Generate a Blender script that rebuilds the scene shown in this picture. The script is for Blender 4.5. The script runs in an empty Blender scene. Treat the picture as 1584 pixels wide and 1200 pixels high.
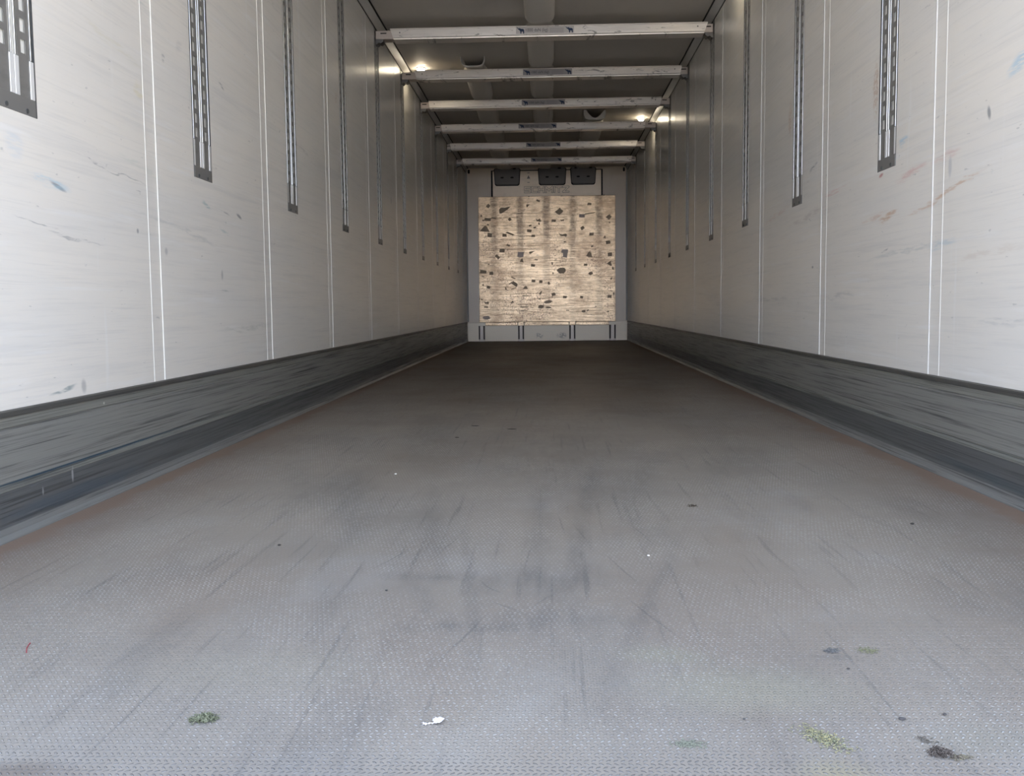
import bpy, bmesh, math, random
from mathutils import Matrix, Vector
import numpy as np
random.seed(7)
sc = bpy.context.scene
C = sc.collection
HW, H, Y0, Y1 = 1.23, 2.624, 0.92, 14.842        # half width, ceiling height, rear opening, front bulkhead

# ------------------------------------------------------------------ camera
F_PX, PITCH, YAW, ROLL = 1492.73, -0.0840, -0.0390, -0.0104
def cam_axes(p, y, r):
    cp, sp, cy, sy, cr, sr = math.cos(p), math.sin(p), math.cos(y), math.sin(y), math.cos(r), math.sin(r)
    f = Vector((sy*cp, cy*cp, sp)); rt = Vector((cy, -sy, 0)); up = rt.cross(f)
    return rt*cr + up*sr, -rt*sr + up*cr, f
A, B_, F_ = cam_axes(PITCH, YAW, ROLL)
cd = bpy.data.cameras.new('camera'); cam = bpy.data.objects.new('camera', cd); C.objects.link(cam)
cd.sensor_width = 36; cd.lens = F_PX*36/1584; cd.clip_start = .02; cd.clip_end = 500
M4 = Matrix((A, B_, -F_)).transposed().to_4x4(); M4.translation = (0.0282, 0, 0.5267)
cam.matrix_world = M4
sc.camera = cam

# ------------------------------------------------------------------ sky, exposure
SKY = 1.0
EXPOSURE = 1.82
LAMP = 20.0
w = bpy.data.worlds.new('overcast_sky'); sc.world = w; w.use_nodes = True
nt = w.node_tree; nt.nodes.clear()
o_ = nt.nodes.new('ShaderNodeOutputWorld'); bg = nt.nodes.new('ShaderNodeBackground')
tc = nt.nodes.new('ShaderNodeTexCoord'); sx = nt.nodes.new('ShaderNodeSeparateXYZ'); rp = nt.nodes.new('ShaderNodeValToRGB')
nt.links.new(tc.outputs['Generated'], sx.inputs[0]); nt.links.new(sx.outputs['Z'], rp.inputs[0])
rp.color_ramp.elements[0].position = 0.0; rp.color_ramp.elements[0].color = (1.74, 1.86, 2.12, 1)
rp.color_ramp.elements[1].position = 1.0; rp.color_ramp.elements[1].color = (.76, .97, 1.36, 1)
e_ = rp.color_ramp.elements.new(.28); e_.color = (1.08, 1.23, 1.53, 1)
nt.links.new(rp.outputs[0], bg.inputs[0]); bg.inputs[1].default_value = SKY
nt.links.new(bg.outputs[0], o_.inputs[0])
sd = bpy.data.lights.new('sun', 'SUN'); sd.energy = 7.; sd.angle = math.radians(1.5); sd.color = (1., .86, .68)
so_ = bpy.data.objects.new('sun', sd); C.objects.link(so_); so_.rotation_euler = Vector((.75, .35, 1.)).to_track_quat('Z', 'Y').to_euler()   # high beside the trailer, never through its opening
sc.view_settings.view_transform = 'Standard'; sc.view_settings.look = 'None'
sc.view_settings.gamma = 1; sc.view_settings.use_curve_mapping = False
sc.view_settings.exposure = EXPOSURE
sc.cycles.use_denoising = True
sc.cycles.use_adaptive_sampling = True; sc.cycles.adaptive_threshold = .03
sc.cycles.max_bounces = 10; sc.cycles.diffuse_bounces = 8; sc.cycles.glossy_bounces = 6
sc.cycles.sample_clamp_indirect = 4.0
sc.cycles.caustics_reflective = True

# ------------------------------------------------------------------ helpers
class MB:
    """collects vertices and faces of ONE mesh"""
    def __init__(s): s.v = []; s.f = []
    def add(s, vs, fs):
        n = len(s.v); s.v += [tuple(p) for p in vs]; s.f += [tuple(i+n for i in f) for f in fs]; return s
    def box(s, x0, x1, y0, y1, z0, z1):
        x0, x1 = sorted((x0, x1)); y0, y1 = sorted((y0, y1)); z0, z1 = sorted((z0, z1))
        return s.add([(x0,y0,z0),(x1,y0,z0),(x1,y1,z0),(x0,y1,z0),(x0,y0,z1),(x1,y0,z1),(x1,y1,z1),(x0,y1,z1)],
                     [(0,3,2,1),(4,5,6,7),(0,1,5,4),(1,2,6,5),(2,3,7,6),(3,0,4,7)])
    def prism(s, pts, fn, a, b):
        """closed outline pts (u,v); fn(u,v,t) -> xyz; extruded from t=a to t=b"""
        n = len(pts); vs = [fn(u, v, a) for u, v in pts] + [fn(u, v, b) for u, v in pts]
        fs = [tuple(range(n)), tuple(range(2*n-1, n-1, -1))] + [(i, (i+1) % n, n+(i+1) % n, n+i)[::-1] for i in range(n)]
        return s.add(vs, fs)
    def build(s, name, m, parent=None, smooth=False, bevel=0, recalc=True):
        me = bpy.data.meshes.new(name); me.from_pydata(s.v, [], s.f)
        if recalc:
            bm = bmesh.new(); bm.from_mesh(me); bmesh.ops.recalc_face_normals(bm, faces=bm.faces); bm.to_mesh(me); bm.free()
        me.materials.append(m)
        if smooth:
            for p in me.polygons: p.use_smooth = True
        o = bpy.data.objects.new(name, me); C.objects.link(o)
        if parent is not None: o.parent = parent
        if bevel:
            b = o.modifiers.new('bevel', 'BEVEL'); b.width = bevel; b.segments = 2; b.limit_method = 'ANGLE'
        return o
def tag(o, label=None, cat=None, group=None, kind=None):
    for k, v in (('label', label), ('category', cat), ('group', group), ('kind', kind)):
        if v: o[k] = v
    return o
def empty(name, loc=(0, 0, 0), label=None, cat=None, group=None, kind=None):
    o = bpy.data.objects.new(name, None); C.objects.link(o); o.location = loc; o.empty_display_size = .1
    return tag(o, label, cat, group, kind)
def local(mb, loc):
    mb.v = [(x-loc[0], y-loc[1], z-loc[2]) for x, y, z in mb.v]; return mb
def rrect(x0, x1, z0, z1, r, n=5):
    pts = []
    for cx, cz, a0 in ((x1-r, z1-r, 0), (x0+r, z1-r, 90), (x0+r, z0+r, 180), (x1-r, z0+r, 270)):
        for i in range(n+1):
            a = math.radians(a0 + 90*i/n); pts.append((cx+r*math.cos(a), cz+r*math.sin(a)))
    return pts
# coordinates of a photo pixel on a plane of the place (used once, to lay things out)
def at(px, py, axis, val):
    d = F_ + A*((px-792)/F_PX) - B_*((py-600)/F_PX); o = Vector((0.0282, 0, 0.5267)); t = (val-o[axis])/d[axis]
    return o + d*t

# ------------------------------------------------------------------ materials
class Mat:
    def __init__(s, name, col=(.5,.5,.5), rough=.5, metal=0., spec=.5):
        s.m = bpy.data.materials.new(name); s.m.use_nodes = True; s.t = s.m.node_tree; s.N = s.t.nodes; s.L = s.t.links
        s.b = s.N['Principled BSDF']; s.b.inputs['Roughness'].default_value = rough; s.b.inputs['Metallic'].default_value = metal
        s.b.inputs['Specular IOR Level'].default_value = spec
        s.b.inputs['Base Color'].default_value = (*col, 1); s.c = s.rgb(col)
        g = s.N.new('ShaderNodeNewGeometry'); s.pos = g.outputs['Position']
    def rgb(s, c):
        n = s.N.new('ShaderNodeRGB'); n.outputs[0].default_value = (*c, 1); return n.outputs[0]
    def set(s, sock, v):
        if isinstance(v, (int, float)): sock.default_value = v
        elif isinstance(v, tuple): sock.default_value = v if len(v) == len(sock.default_value) else (*v, 1)
        else: s.L.new(v, sock)
    def math(s, op, a, b=0., c=0., clamp=False):
        n = s.N.new('ShaderNodeMath'); n.operation = op; n.use_clamp = clamp
        for i, v in enumerate((a, b, c)): s.set(n.inputs[i], v)
        return n.outputs[0]
    def mapping(s, scale=(1,1,1), loc=(0,0,0), rot=(0,0,0), typ='POINT', vec=None):
        n = s.N.new('ShaderNodeMapping'); n.vector_type = typ; s.L.new(vec or s.pos, n.inputs[0])
        n.inputs['Location'].default_value = loc; n.inputs['Rotation'].default_value = rot; n.inputs['Scale'].default_value = scale
        return n.outputs[0]
    def noise(s, scale=(1,1,1), k=1., detail=4, rough=.55, loc=(0,0,0), vec=None, dist=0.):
        n = s.N.new('ShaderNodeTexNoise'); s.L.new(s.mapping(scale, loc, vec=vec), n.inputs['Vector'])
        n.inputs['Scale'].default_value = k; n.inputs['Detail'].default_value = detail; n.inputs['Roughness'].default_value = rough
        n.inputs['Distortion'].default_value = dist
        return n.outputs['Fac']
    def ramp(s, v, a, b, lo=0., hi=1., smooth=True):
        n = s.N.new('ShaderNodeMapRange'); n.interpolation_type = 'SMOOTHSTEP' if smooth else 'LINEAR'
        s.set(n.inputs['Value'], v)
        for k, q in (('From Min', a), ('From Max', b), ('To Min', lo), ('To Max', hi)): n.inputs[k].default_value = q
        return n.outputs[0]
    def mix(s, fac, col, mode='MIX'):
        n = s.N.new('ShaderNodeMix'); n.data_type = 'RGBA'; n.blend_type = mode
        s.set(n.inputs['Factor'], fac); s.L.new(s.c, n.inputs['A']); s.set(n.inputs['B'], col)
        s.c = n.outputs['Result']; return s
    def blot(s, centre, radii, rot, col, alpha, vec, tex=None, soft=.35):
        """a stain with a shape of its own at a fixed place"""
        v = s.mapping(radii, centre, rot, 'TEXTURE', vec)
        n = s.N.new('ShaderNodeVectorMath'); n.operation = 'LENGTH'; s.L.new(v, n.inputs[0])
        f = s.ramp(n.outputs['Value'], soft, 1., alpha, 0.)
        if tex is not None: f = s.math('MULTIPLY', f, tex)
        s.mix(f, col)
    def xyz(s, vec=None):
        n = s.N.new('ShaderNodeSeparateXYZ'); s.L.new(vec or s.pos, n.inputs[0]); return n.outputs
    def warp(s, k, amt, stretch=(1,1,1)):
        n = s.N.new('ShaderNodeTexNoise'); s.L.new(s.mapping(stretch), n.inputs['Vector']); n.inputs['Scale'].default_value = k; n.inputs['Detail'].default_value = 3
        a = s.N.new('ShaderNodeVectorMath'); a.operation = 'SUBTRACT'; s.L.new(n.outputs['Color'], a.inputs[0]); a.inputs[1].default_value = (.5,.5,.5)
        b = s.N.new('ShaderNodeVectorMath'); b.operation = 'MULTIPLY_ADD'; s.L.new(a.outputs[0], b.inputs[0]); b.inputs[1].default_value = (0, amt, amt); s.L.new(s.pos, b.inputs[2])
        return b.outputs[0]
    def rough(s, v): s.set(s.b.inputs['Roughness'], v); return s
    def bump(s, h, dist=.001, strength=1., normal=None):
        n = s.N.new('ShaderNodeBump'); n.inputs['Distance'].default_value = dist; n.inputs['Strength'].default_value = strength
        s.L.new(h, n.inputs['Height'])
        if normal is not None: s.L.new(normal, n.inputs['Normal'])
        s.L.new(n.outputs[0], s.b.inputs['Normal']); return n.outputs[0]
    def done(s): s.L.new(s.c, s.b.inputs['Base Color']); return s.m

def wall_material(name, side):
    m = Mat(name, (.785, .752, .692), .34, 0, .5)
    big = m.noise((1, .35, 2.2), 1.6, 5, .6, loc=(side*7, 0, 0))
    m.mix(m.ramp(big, .38, .68, 0, .45), (.70, .70, .685))
    st = m.noise((1, .9, 26), 1.5, 6, .62, loc=(side*3, 2, 0))          # horizontal rub streaks
    m.mix(m.ramp(st, .48, .76, 0, .45), (.62, .61, .585))
    st2 = m.noise((1, 1.6, 70), 1.3, 5, .6, loc=(side*3, 5, 1))
    m.mix(m.ramp(st2, .56, .77, 0, .33), (.53, .525, .51))
    m.mix(m.ramp(m.noise((1, 3., 130), 1.1, 3, .6, loc=(side*5, 1, 7)), .52, .72, 0, .18), (.50, .50, .49))
    lt = m.noise((1, .7, 14), 2.1, 4, .6, loc=(side*9, 1, 4))
    m.mix(m.ramp(lt, .56, .74, 0, .5), (.82, .815, .80))
    vert = m.noise((1, 16, 1.2), 1.2, 3, .5, loc=(side*2, 3, 8))
    m.mix(m.ramp(vert, .64, .75, 0, .35), (.83, .83, .82))
    sp = m.noise((1, 9, 34), 2.2, 2, .5, loc=(side*4, 9, 2))
    m.mix(m.ramp(sp, .72, .78, 0, .35), (.22, .24, .25))
    warp = m.warp(9, .05, (1, .6, 3))
    tex = m.ramp(m.noise((1, 6, 60), 1.6, 3, .6, loc=(0, side, 0)), .40, .58, .1, 1.)
    flake = m.ramp(m.noise((1, 1, 1), 70, 2, .6), .44, .52, 0, 1.)
    R, O, Bl, K, P, Ye = (.42,.06,.07), (.50,.26,.10), (.35,.55,.68), (.12,.14,.16), (.56,.42,.32), (.66,.60,.36)
    if side > 0:
        L = [(3.585,.985,.035,.010,8,R,.85,0),(3.30,.955,.20,.025,5,(.62,.28,.26),.55,1),(3.02,.965,.16,.020,4,(.6,.3,.28),.4,1),(4.16,.993,.22,.018,4,(.6,.28,.26),.5,1),
             (3.50,.834,.14,.012,6,O,.75,1),(3.66,.838,.22,.016,4,(.58,.36,.25),.5,1),(3.66,1.30,.045,.16,0,P,.9,2),(4.79,1.60,.03,.19,0,P,.8,2),(4.93,1.44,.05,.11,0,P,.85,2),
             (4.49,1.144,.10,.016,12,K,.85,1),(3.37,1.074,.07,.022,6,Bl,.75,1),(2.55,1.135,.12,.03,10,Bl,.75,1),(2.95,.86,.30,.010,9,O,.6,1),(3.15,.835,.25,.008,8,O,.5,1),
             (3.03,.70,.16,.018,2,(.35,.50,.58),.5,1),(2.73,1.04,.016,.03,20,K,.85,0),(3.53,.712,.05,.008,10,K,.8,1),(4.478,.692,.022,.010,0,K,.9,0),
             (4.6,.93,.5,.02,3,(.45,.40,.38),.5,1),(2.72,.66,.35,.02,3,(.58,.50,.42),.4,1),(4.05,.56,.3,.015,2,(.40,.41,.41),.5,1),(2.98,.93,.02,.05,0,(.3,.33,.38),.5,0),
             (5.2,.99,.45,.02,4,(.58,.36,.3),.4,1),(3.36,.70,.5,.014,2,(.40,.44,.44),.5,1),(5.3,.55,.6,.02,0,(.36,.37,.36),.4,1),(2.6,.47,.25,.02,2,(.42,.44,.44),.5,1)]
    else:
        L = [(2.47,.846,.06,.009,-12,K,.9,0),(2.43,.855,.14,.022,-5,Bl,.75,1),(3.20,1.35,.020,.030,15,K,.55,1),(3.34,1.42,.05,.03,30,(.45,.46,.46),.4,1),
             (3.93,.904,.05,.011,-12,K,.85,0),(3.73,.905,.13,.008,-10,K,.6,1),(3.55,.912,.07,.012,-12,(.25,.40,.40),.7,1),(3.74,.83,.10,.012,-8,(.3,.42,.42),.6,1),
             (2.45,.323,.10,.009,4,(.12,.2,.22),.85,1),(2.555,.325,.022,.03,10,K,.5,0),(2.943,.77,.012,.012,0,K,.8,0),(3.763,1.382,.06,.008,-15,K,.8,1),
             (3.0,1.20,.06,.03,0,Ye,.5,1),(2.85,1.30,.3,.02,-6,(.62,.58,.42),.35,1),(2.80,.93,.36,.0032,-5,K,.6,1),(3.0,.97,.25,.02,-5,(.50,.56,.50),.35,1),
             (2.36,.74,.16,.0028,-3,K,.55,1),(2.55,.72,.25,.005,-3,K,.5,1),(2.27,.92,.06,.05,0,(.5,.6,.7),.4,1),(3.16,.72,.02,.02,0,(.3,.3,.3),.6,0),
             (5.83,1.78,.03,.07,0,P,.5,2),(7.79,1.385,.03,.05,0,K,.5,0),(3.72,.60,.08,.012,0,(.25,.27,.27),.6,1),(3.70,.66,.016,.03,0,K,.6,0),
             (4.9,1.35,.4,.02,-6,(.40,.38,.36),.5,1),(3.30,.80,.6,.012,-4,(.45,.47,.46),.5,1),(4.0,.45,.5,.02,0,(.42,.44,.40),.5,1),(2.9,1.5,.5,.02,-9,(.45,.46,.46),.4,1)]
    for y, z, ry, rz, a, col, al, t in L:
        m.blot((side*HW, y, z), (9, ry*.85, rz*.85), (math.radians(a)*-1*(1 if side < 0 else 1)*(-1 if side < 0 else 1), 0, 0), col, al*.8, warp if t else m.pos, (None, tex, flake)[t])
    m.rough(m.ramp(st, .35, .7, .285, .32))
    m.bump(m.noise((1, .5, 3), 2, 2, .5), .0010, .10)
    return m.done()

WALL_L = wall_material('white_laminate_left', -1)
WALL_R = wall_material('white_laminate_right', 1)
m = Mat('joint_strip_white', (.745, .74, .72), .38)
m.mix(m.ramp(m.noise((1, 2, 18), 2, 4), .5, .75, 0, .5), (.60, .60, .58)); STRIP = m.done()
BEAD = Mat('sealant_white', (.82, .81, .77), .6, 0, .2).done()
m = Mat('ceiling_laminate', (.56, .53, .485), .6, 0, .25)
m.mix(m.ramp(m.noise((2, .5, 1), 1.4, 4), .4, .7, 0, .4), (.44, .42, .39)); CEIL = m.done()
DARK = Mat('black_rubber_and_shade', (.015, .014, .013), .7).done()  # rubber parts, and the painted shade of slots, holes and gaps
m = Mat('bulkhead_laminate', (.82, .70, .56), .30, 0, .9)
m.mix(m.ramp(m.noise((8, 1, 2), 1.5, 4), .45, .75, 0, .4), (.74, .63, .51)); BULK = m.done()
m = Mat('cornice_grey', (.40, .395, .38), .45); CORN = m.done()

# floor: fine barleycorn tread, dirt, tyre streaks, reddish dust along the kick plates
def floor_material():
    m = Mat('tread_floor', (.240, .218, .190), .5, .0, .35)
    x, y, z = m.xyz()
    P = .0085
    v = m.math('DIVIDE', y, P); par = m.math('FLOORED_MODULO', m.math('FLOOR', v), 2.)
    u = m.math('ADD', m.math('DIVIDE', x, P), m.math('MULTIPLY', m.math('FLOORED_MODULO', m.math('FLOOR', m.math('DIVIDE', v, 2.)), 2.), .5))
    sgn = m.math('MULTIPLY_ADD', par, 2., -1.)
    fu = m.math('SUBTRACT', m.math('FRACT', u), .5); fv = m.math('SUBTRACT', m.math('FRACT', v), .5)
    sv = m.math('MULTIPLY', sgn, fv)
    a = m.math('ADD', fu, sv); b = m.math('SUBTRACT', fu, sv)
    d = m.math('ADD', m.math('POWER', m.math('ABSOLUTE', m.math('DIVIDE', a, .66)), 2.), m.math('POWER', m.math('ABSOLUTE', m.math('DIVIDE', b, .27)), 2.))
    lz = m.ramp(d, .25, 1.0, 1., 0.)
    ax = m.math('ABSOLUTE', m.math('ADD', x, .0))
    broad = m.noise((1, .45, 1), 1.3, 5, .55, loc=(3, 0, 0))
    mid = m.noise((3.2, .8, 1), 1.6, 6, .65, loc=(1, 4, 0))
    m.mix(m.ramp(broad, .40, .66, 0, .6), (.178, .166, .152))
    m.mix(m.ramp(mid, .50, .70, 0, .55), (.145, .138, .130))
    m.mix(m.ramp(m.noise((1.4, 1, 1), 2.2, 5, .6, loc=(8, 1, 0)), .52, .72, 0, .5), (.27, .262, .25))
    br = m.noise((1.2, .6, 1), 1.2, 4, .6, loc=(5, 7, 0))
    far = m.ramp(y, 2.4, 8., 0., .65)  # browner and darker with depth: fading light put into the floor colour
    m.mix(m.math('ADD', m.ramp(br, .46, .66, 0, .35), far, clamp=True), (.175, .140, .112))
    tex = m.ramp(m.noise((16, 2.5, 1), 2, 5, .65), .30, .70, .2, 1.)
    fine = m.ramp(m.noise((34, 1.1, 1), 1.6, 5, .6, loc=(2, 0, 0)), .56, .72, 0, .5)   # fine lengthways scratches
    m.mix(fine, (.08, .08, .082))
    warp = m.warp(5, .10)
    for cx, cy, rx, ry, a_, al in [(-.10,1.55,.13,.035,0,.75),(.02,1.60,.16,.06,0,.55),(-.22,1.845,.12,.035,0,.65),(-.02,1.84,.20,.10,0,.5),(.08,1.95,.03,.45,3,.6),(-.26,2.35,.03,.6,-8,.55),
                               (-.55,2.72,.10,.55,-14,.6),(-.75,2.95,.07,.35,-18,.5),(.0,2.3,.04,.8,0,.5),(.22,1.75,.02,.55,14,.55),(.83,1.68,.13,.10,0,.5),(.13,2.6,.03,.7,5,.55),
                               (-.13,1.85,.018,.5,-6,.6),(.95,2.1,.2,.5,12,.35),(.05,3.6,.35,1.1,0,.4),(-.45,3.9,.12,1.0,-6,.5),(.65,3.4,.16,1.0,8,.45),(.30,2.9,.05,.6,10,.4),(-.35,1.6,.05,.4,-12,.4),
                               (.45,1.42,.05,.02,0,.45),(.33,1.35,.08,.06,0,.25),(-.2,1.7,.03,.3,-20,.4)]:
        m.blot((cx, cy, 0), (rx*1.3, ry*1.3, 9), (0, 0, math.radians(-a_)), (.085, .086, .088), al*.75, warp, tex, .0)
    for cx, cy, a_ in [(-.085,1.78,-30),(-.05,1.66,-38),(.02,1.70,28),(-.112,1.50,14),(.055,2.3,-4),(.10,2.2,-8),(.17,1.9,-12),(.20,1.6,-18),(-.02,2.0,3),(-.20,2.1,10),(-.30,2.0,16),(.24,2.2,-9),(.03,1.75,0)]:
        m.blot((cx, cy, 0), (.0035, .16 if abs(a_) < 20 else .075, 9), (0, 0, math.radians(-a_)), (.075, .075, .078), .45, warp, None, .1)
    # dust where the tread never gets walked on
    edge = m.math('ADD', ax, m.math('MULTIPLY', m.noise((1, 1, 1), 5, 5, .65), .14))
    dust = m.ramp(edge, 1.195, 1.245, 0., 1.)
    m.mix(m.math('MULTIPLY', dust, .85), (.205, .135, .100))
    dust2 = m.ramp(m.math('ADD', ax, m.math('MULTIPLY', m.noise((1, .4, 1), 2, 4, .6, loc=(0, 3, 3)), .5)), 1.1, 1.45, 0., .45)
    m.mix(dust2, (.22, .17, .135))
    for cx, cy, rx, ry, col in [(-.60,1.035,.10,.035,(.07,.05,.04)),(.30,1.30,.16,.10,(.25,.245,.19)),(-.4,1.35,.2,.1,(.24,.225,.19)),(.2,1.42,.08,.04,(.22,.22,.17)),(.55,1.15,.10,.06,(.20,.19,.16)),(.35,1.05,.05,.05,(.25,.23,.14)),
                            (1.0,1.6,.2,.25,(.13,.12,.115))]:
        m.blot((cx, cy, 0), (rx*1.3, ry*1.3, 9), (0, 0, 0), col, .45, warp, None, .1)
    # worn-bright tread tops, random glints painted into their colour; clogged dark near the sill
    clear = m.math('SUBTRACT', 1., dust, clamp=True)
    wear = m.math('MULTIPLY', m.ramp(m.noise((1, 1, 1), 3.1, 5, .65, loc=(0, 8, 0)), .34, .62, .15, 1.), clear)
    wn = m.N.new('ShaderNodeTexWhiteNoise'); wn.noise_dimensions = '2D'; cv = m.N.new('ShaderNodeCombineXYZ')
    m.L.new(m.math('FLOOR', u), cv.inputs[0]); m.L.new(m.math('FLOOR', v), cv.inputs[1]); m.L.new(cv.outputs[0], wn.inputs['Vector'])
    tops = m.math('MULTIPLY', m.math('MULTIPLY', lz, wear), m.math('MULTIPLY_ADD', m.math('POWER', wn.outputs[0], 1.4), 1.1, .35))
    near = m.math('MULTIPLY', m.ramp(m.math('ADD', y, m.math('MULTIPLY', m.noise((1, 1, 1), 6, 3), .10)), 1.11, 1.19, 1., 0.), lz)
    m.mix(m.math('MULTIPLY', tops, .60, clamp=True), (.46, .46, .46))
    m.mix(m.math('MULTIPLY', near, .55), (.09, .09, .095))
    m.rough(m.math('SUBTRACT', m.ramp(broad, .35, .7, .50, .62), m.math('MULTIPLY', tops, .16)))
    n1 = m.bump(m.noise((1, 1, 1), 60, 3), .0015, .25)
    h = m.math('MULTIPLY', lz, m.math('MULTIPLY_ADD', clear, .85, .15))
    m.bump(h, .0016, 1., n1)
    return m.done()
FLOOR = floor_material()

def kick_material():
    m = Mat('kick_plate_aluminium', (.30, .30, .28), .42, .3)
    x, y, z = m.xyz()
    st = m.noise((1, .9, 60), 1.7, 6, .65)
    def band(z0, z1, col, al):
        f = m.math('MULTIPLY', m.ramp(z, z0-.002, z0+.002), m.ramp(z, z1-.002, z1+.002, 1., 0.))
        m.mix(m.math('MULTIPLY', f, al), col)
    band(.283, .31, (.060, .058, .052), .85)
    band(.258, .283, (.27, .272, .245), .9)
    band(.128, .257, (.26, .262, .245), .6)
    band(.113, .128, (.25, .26, .235), .9)
    band(.030, .113, (.095, .103, .108), .85)
    band(-.01, .030, (.22, .23, .23), .8)
    m.mix(m.ramp(st, .50, .68, 0, .65), (.085, .088, .088))
    m.mix(m.ramp(m.noise((1, .5, 90), 2.3, 5, .6, loc=(0, 3, 1)), .54, .66, 0, .7), (.040, .041, .042))
    m.mix(m.ramp(m.noise((1, 1.4, 110), 2.3, 4, .6, loc=(0, 7, 1)), .64, .74, 0, .55), (.33, .35, .35))
    w_ = m.warp(4, .02)
    m.blot((-1.23, 2.6, .130), (1, 1.0, .0045), (0, 0, 0), (.02, .08, .14), .85, m.pos)
    m.blot((-1.23, 2.5, .05), (1, .5, .022), (0, 0, 0), (.06, .09, .12), .5, w_)
    m.blot((1.23, 2.6, .05), (1, .6, .018), (0, 0, 0), (.05, .08, .10), .4, w_)
    m.blot((-1.23, 2.46, .100), (1, .007, .026), (0, 0, 0), (.42, .42, .42), .9, m.pos)
    m.blot((-1.23, 2.31, .085), (1, .005, .014), (0, 0, 0), (.35, .37, .37), .7, m.pos)
    m.blot((-1.23, 2.66, .268), (1, .006, .005), (0, 0, 0), (.62, .60, .55), .95, m.pos)
    m.rough(m.ramp(st, .35, .7, .34, .52))
    m.bump(m.noise((1, .6, 60), 2, 4), .0012, .4)
    return m.done()
KICK = kick_material()

m = Mat('slotted_steel', (.235, .228, .215), .45, .3)
m.mix(m.ramp(m.noise((1, 6, 14), 3, 4), .45, .7, 0, .5), (.17, .168, .16)); STEEL = m.done()
RIB = Mat('bright_galvanised', (.72, .72, .71), .22, .9).done()
TAB = Mat('bright_pocket_tab', (.80, .80, .79), .40, .25).done()
DSTEEL = Mat('dark_steel_edge', (.12, .125, .13), .5, .6).done()
BACKP = Mat('pocket_backing', (.78, .77, .72), .5).done()
ENDP = Mat('end_plate_steel', (.30, .295, .285), .5, .6).done()

m = Mat('beam_aluminium', (.88, .83, .775), .34, .62)
m.mix(m.ramp(m.noise((1.2, 1, 30), 3, 5, .65), .50, .74, 0, .45), (.50, .46, .43))
sc_ = m.noise((5, 1, 16), 1.6, 5, .7, loc=(3, 1, 1), dist=.6)
m.mix(m.ramp(sc_, .57, .67, 0, .75), (.12, .11, .11))
m.rough(m.ramp(sc_, .4, .7, .30, .5)); BEAM = m.done()
SLEEVE = Mat('sleeve_steel', (.50, .44, .40), .42, .7).done()
HOOK = Mat('hook_dark_steel', (.16, .155, .15), .45, .7).done()
LABEL1 = Mat('label_silver', (.56, .53, .51), .5, .2).done()
LABEL2 = Mat('label_grey', (.34, .325, .33), .5, .1).done()
BLUE = Mat('emblem_blue', (.008, .03, .085), .5).done()
INK = Mat('ink_dark', (.06, .06, .08), .5).done()
INKL = Mat('ink_faint', (.25, .24, .25), .5).done()

# bulkhead plate: worn aluminium with lengthwise rub lines, stain bands over the studs behind it
m = Mat('worn_bulkhead_plate', (.86, .65, .43), .34, .72)
x, y, z = m.xyz()
rub = m.noise((1.5, 1, 60), 2., 6, .65)
m.mix(m.ramp(rub, .46, .68, 0, .60), (.46, .35, .24))
m.mix(m.ramp(m.noise((2.2, 1, 90), 2.4, 4, .6, loc=(5, 0, 0)), .58, .70, 0, .6), (.95, .82, .64))
bx = m.math('ABSOLUTE', m.math('SUBTRACT', m.math('FRACT', m.math('ADD', m.math('DIVIDE', x, .4), .5)), .5))
bx = m.math('ADD', bx, m.math('MULTIPLY_ADD', m.noise((9, 1, 3), 2, 4, .7), .30, -.15))
bz = m.math('MULTIPLY', m.ramp(z, .7, 1.9, .30, .92), m.ramp(m.noise((6, 1, 16), 2, 5, .75), .30, .62, .25, 1.))
m.mix(m.math('MULTIPLY', m.ramp(bx, .04, .21, 1., 0.), bz), (.15, .11, .08))
m.mix(m.ramp(m.noise((1, 1, 1.6), 3.2, 5, .7, loc=(4, 0, 1)), .40, .66, 0, .8), (.42, .29, .185))
m.mix(m.ramp(m.noise((1, 1, 5), 9, 4, .7, loc=(7, 0, 1)), .52, .68, 0, .65), (.28, .20, .14))
spk = m.ramp(m.noise((1, 1, 1), 46, 3, .6), .54, .61, 0, 1.)
zone = m.ramp(m.noise((1, 1, .7), 2.2, 2, .5, loc=(1, 0, 6)), .42, .60, .1, 1.)
m.mix(m.math('MULTIPLY', m.math('MULTIPLY', spk, zone), m.ramp(z, 1.9, 1.3, 0.2, .85)), (.20, .13, .10))
m.mix(m.ramp(m.noise((6, 1, 12), 3, 3, .6, loc=(2, 2, 2)), .64, .72, 0, .6), (.30, .23, .20))
m.rough(m.ramp(rub, .3, .7, .27, .42)); m.bump(rub, .0012, .3); PLATE = m.done()
RESID = Mat('sticker_residue', (.19, .145, .10), .42, .55).done()
RESID2 = Mat('grey_residue', (.27, .225, .20), .42, .55).done()
m = Mat('hatch_cream', (.94, .80, .64), .42, .35); m.mix(m.ramp(m.noise((3, 1, 8), 3, 4), .5, .75, 0, .5), (.82, .70, .56)); CREAM = m.done()
SHADEC = Mat('letter_shade_brown', (.26, .22, .18), .6).done()
FLAP = Mat('flap_grey', (.20, .185, .175), .42).done()
POST = Mat('post_steel', (.50, .44, .40), .38, .5).done()
m = Mat('back_kick_board', (.86, .77, .64), .40, .25)
m.mix(m.ramp(m.noise((2, 1, 30), 2, 4), .5, .75, 0, .5), (.80, .73, .64))
for cx, rx in ((-.13, .09), (.22, .10), (.25, .05)):
    m.blot((cx, Y1, .08), (rx, 9, .06), (0, 0, 0), (.22, .2, .19), .7, m.pos, m.ramp(m.noise((1, 1, 1), 30, 3), .4, .6), .2)
BACKK = m.done()
m = Mat('duct_fabric', (.74, .71, .66), .85, 0, .2); m.bump(m.noise((1, 1, 1), 5, 5, .6), .02, .5); DUCT = m.done()
LRING = Mat('lamp_bezel', (.6, .6, .58), .4).done()
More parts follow.
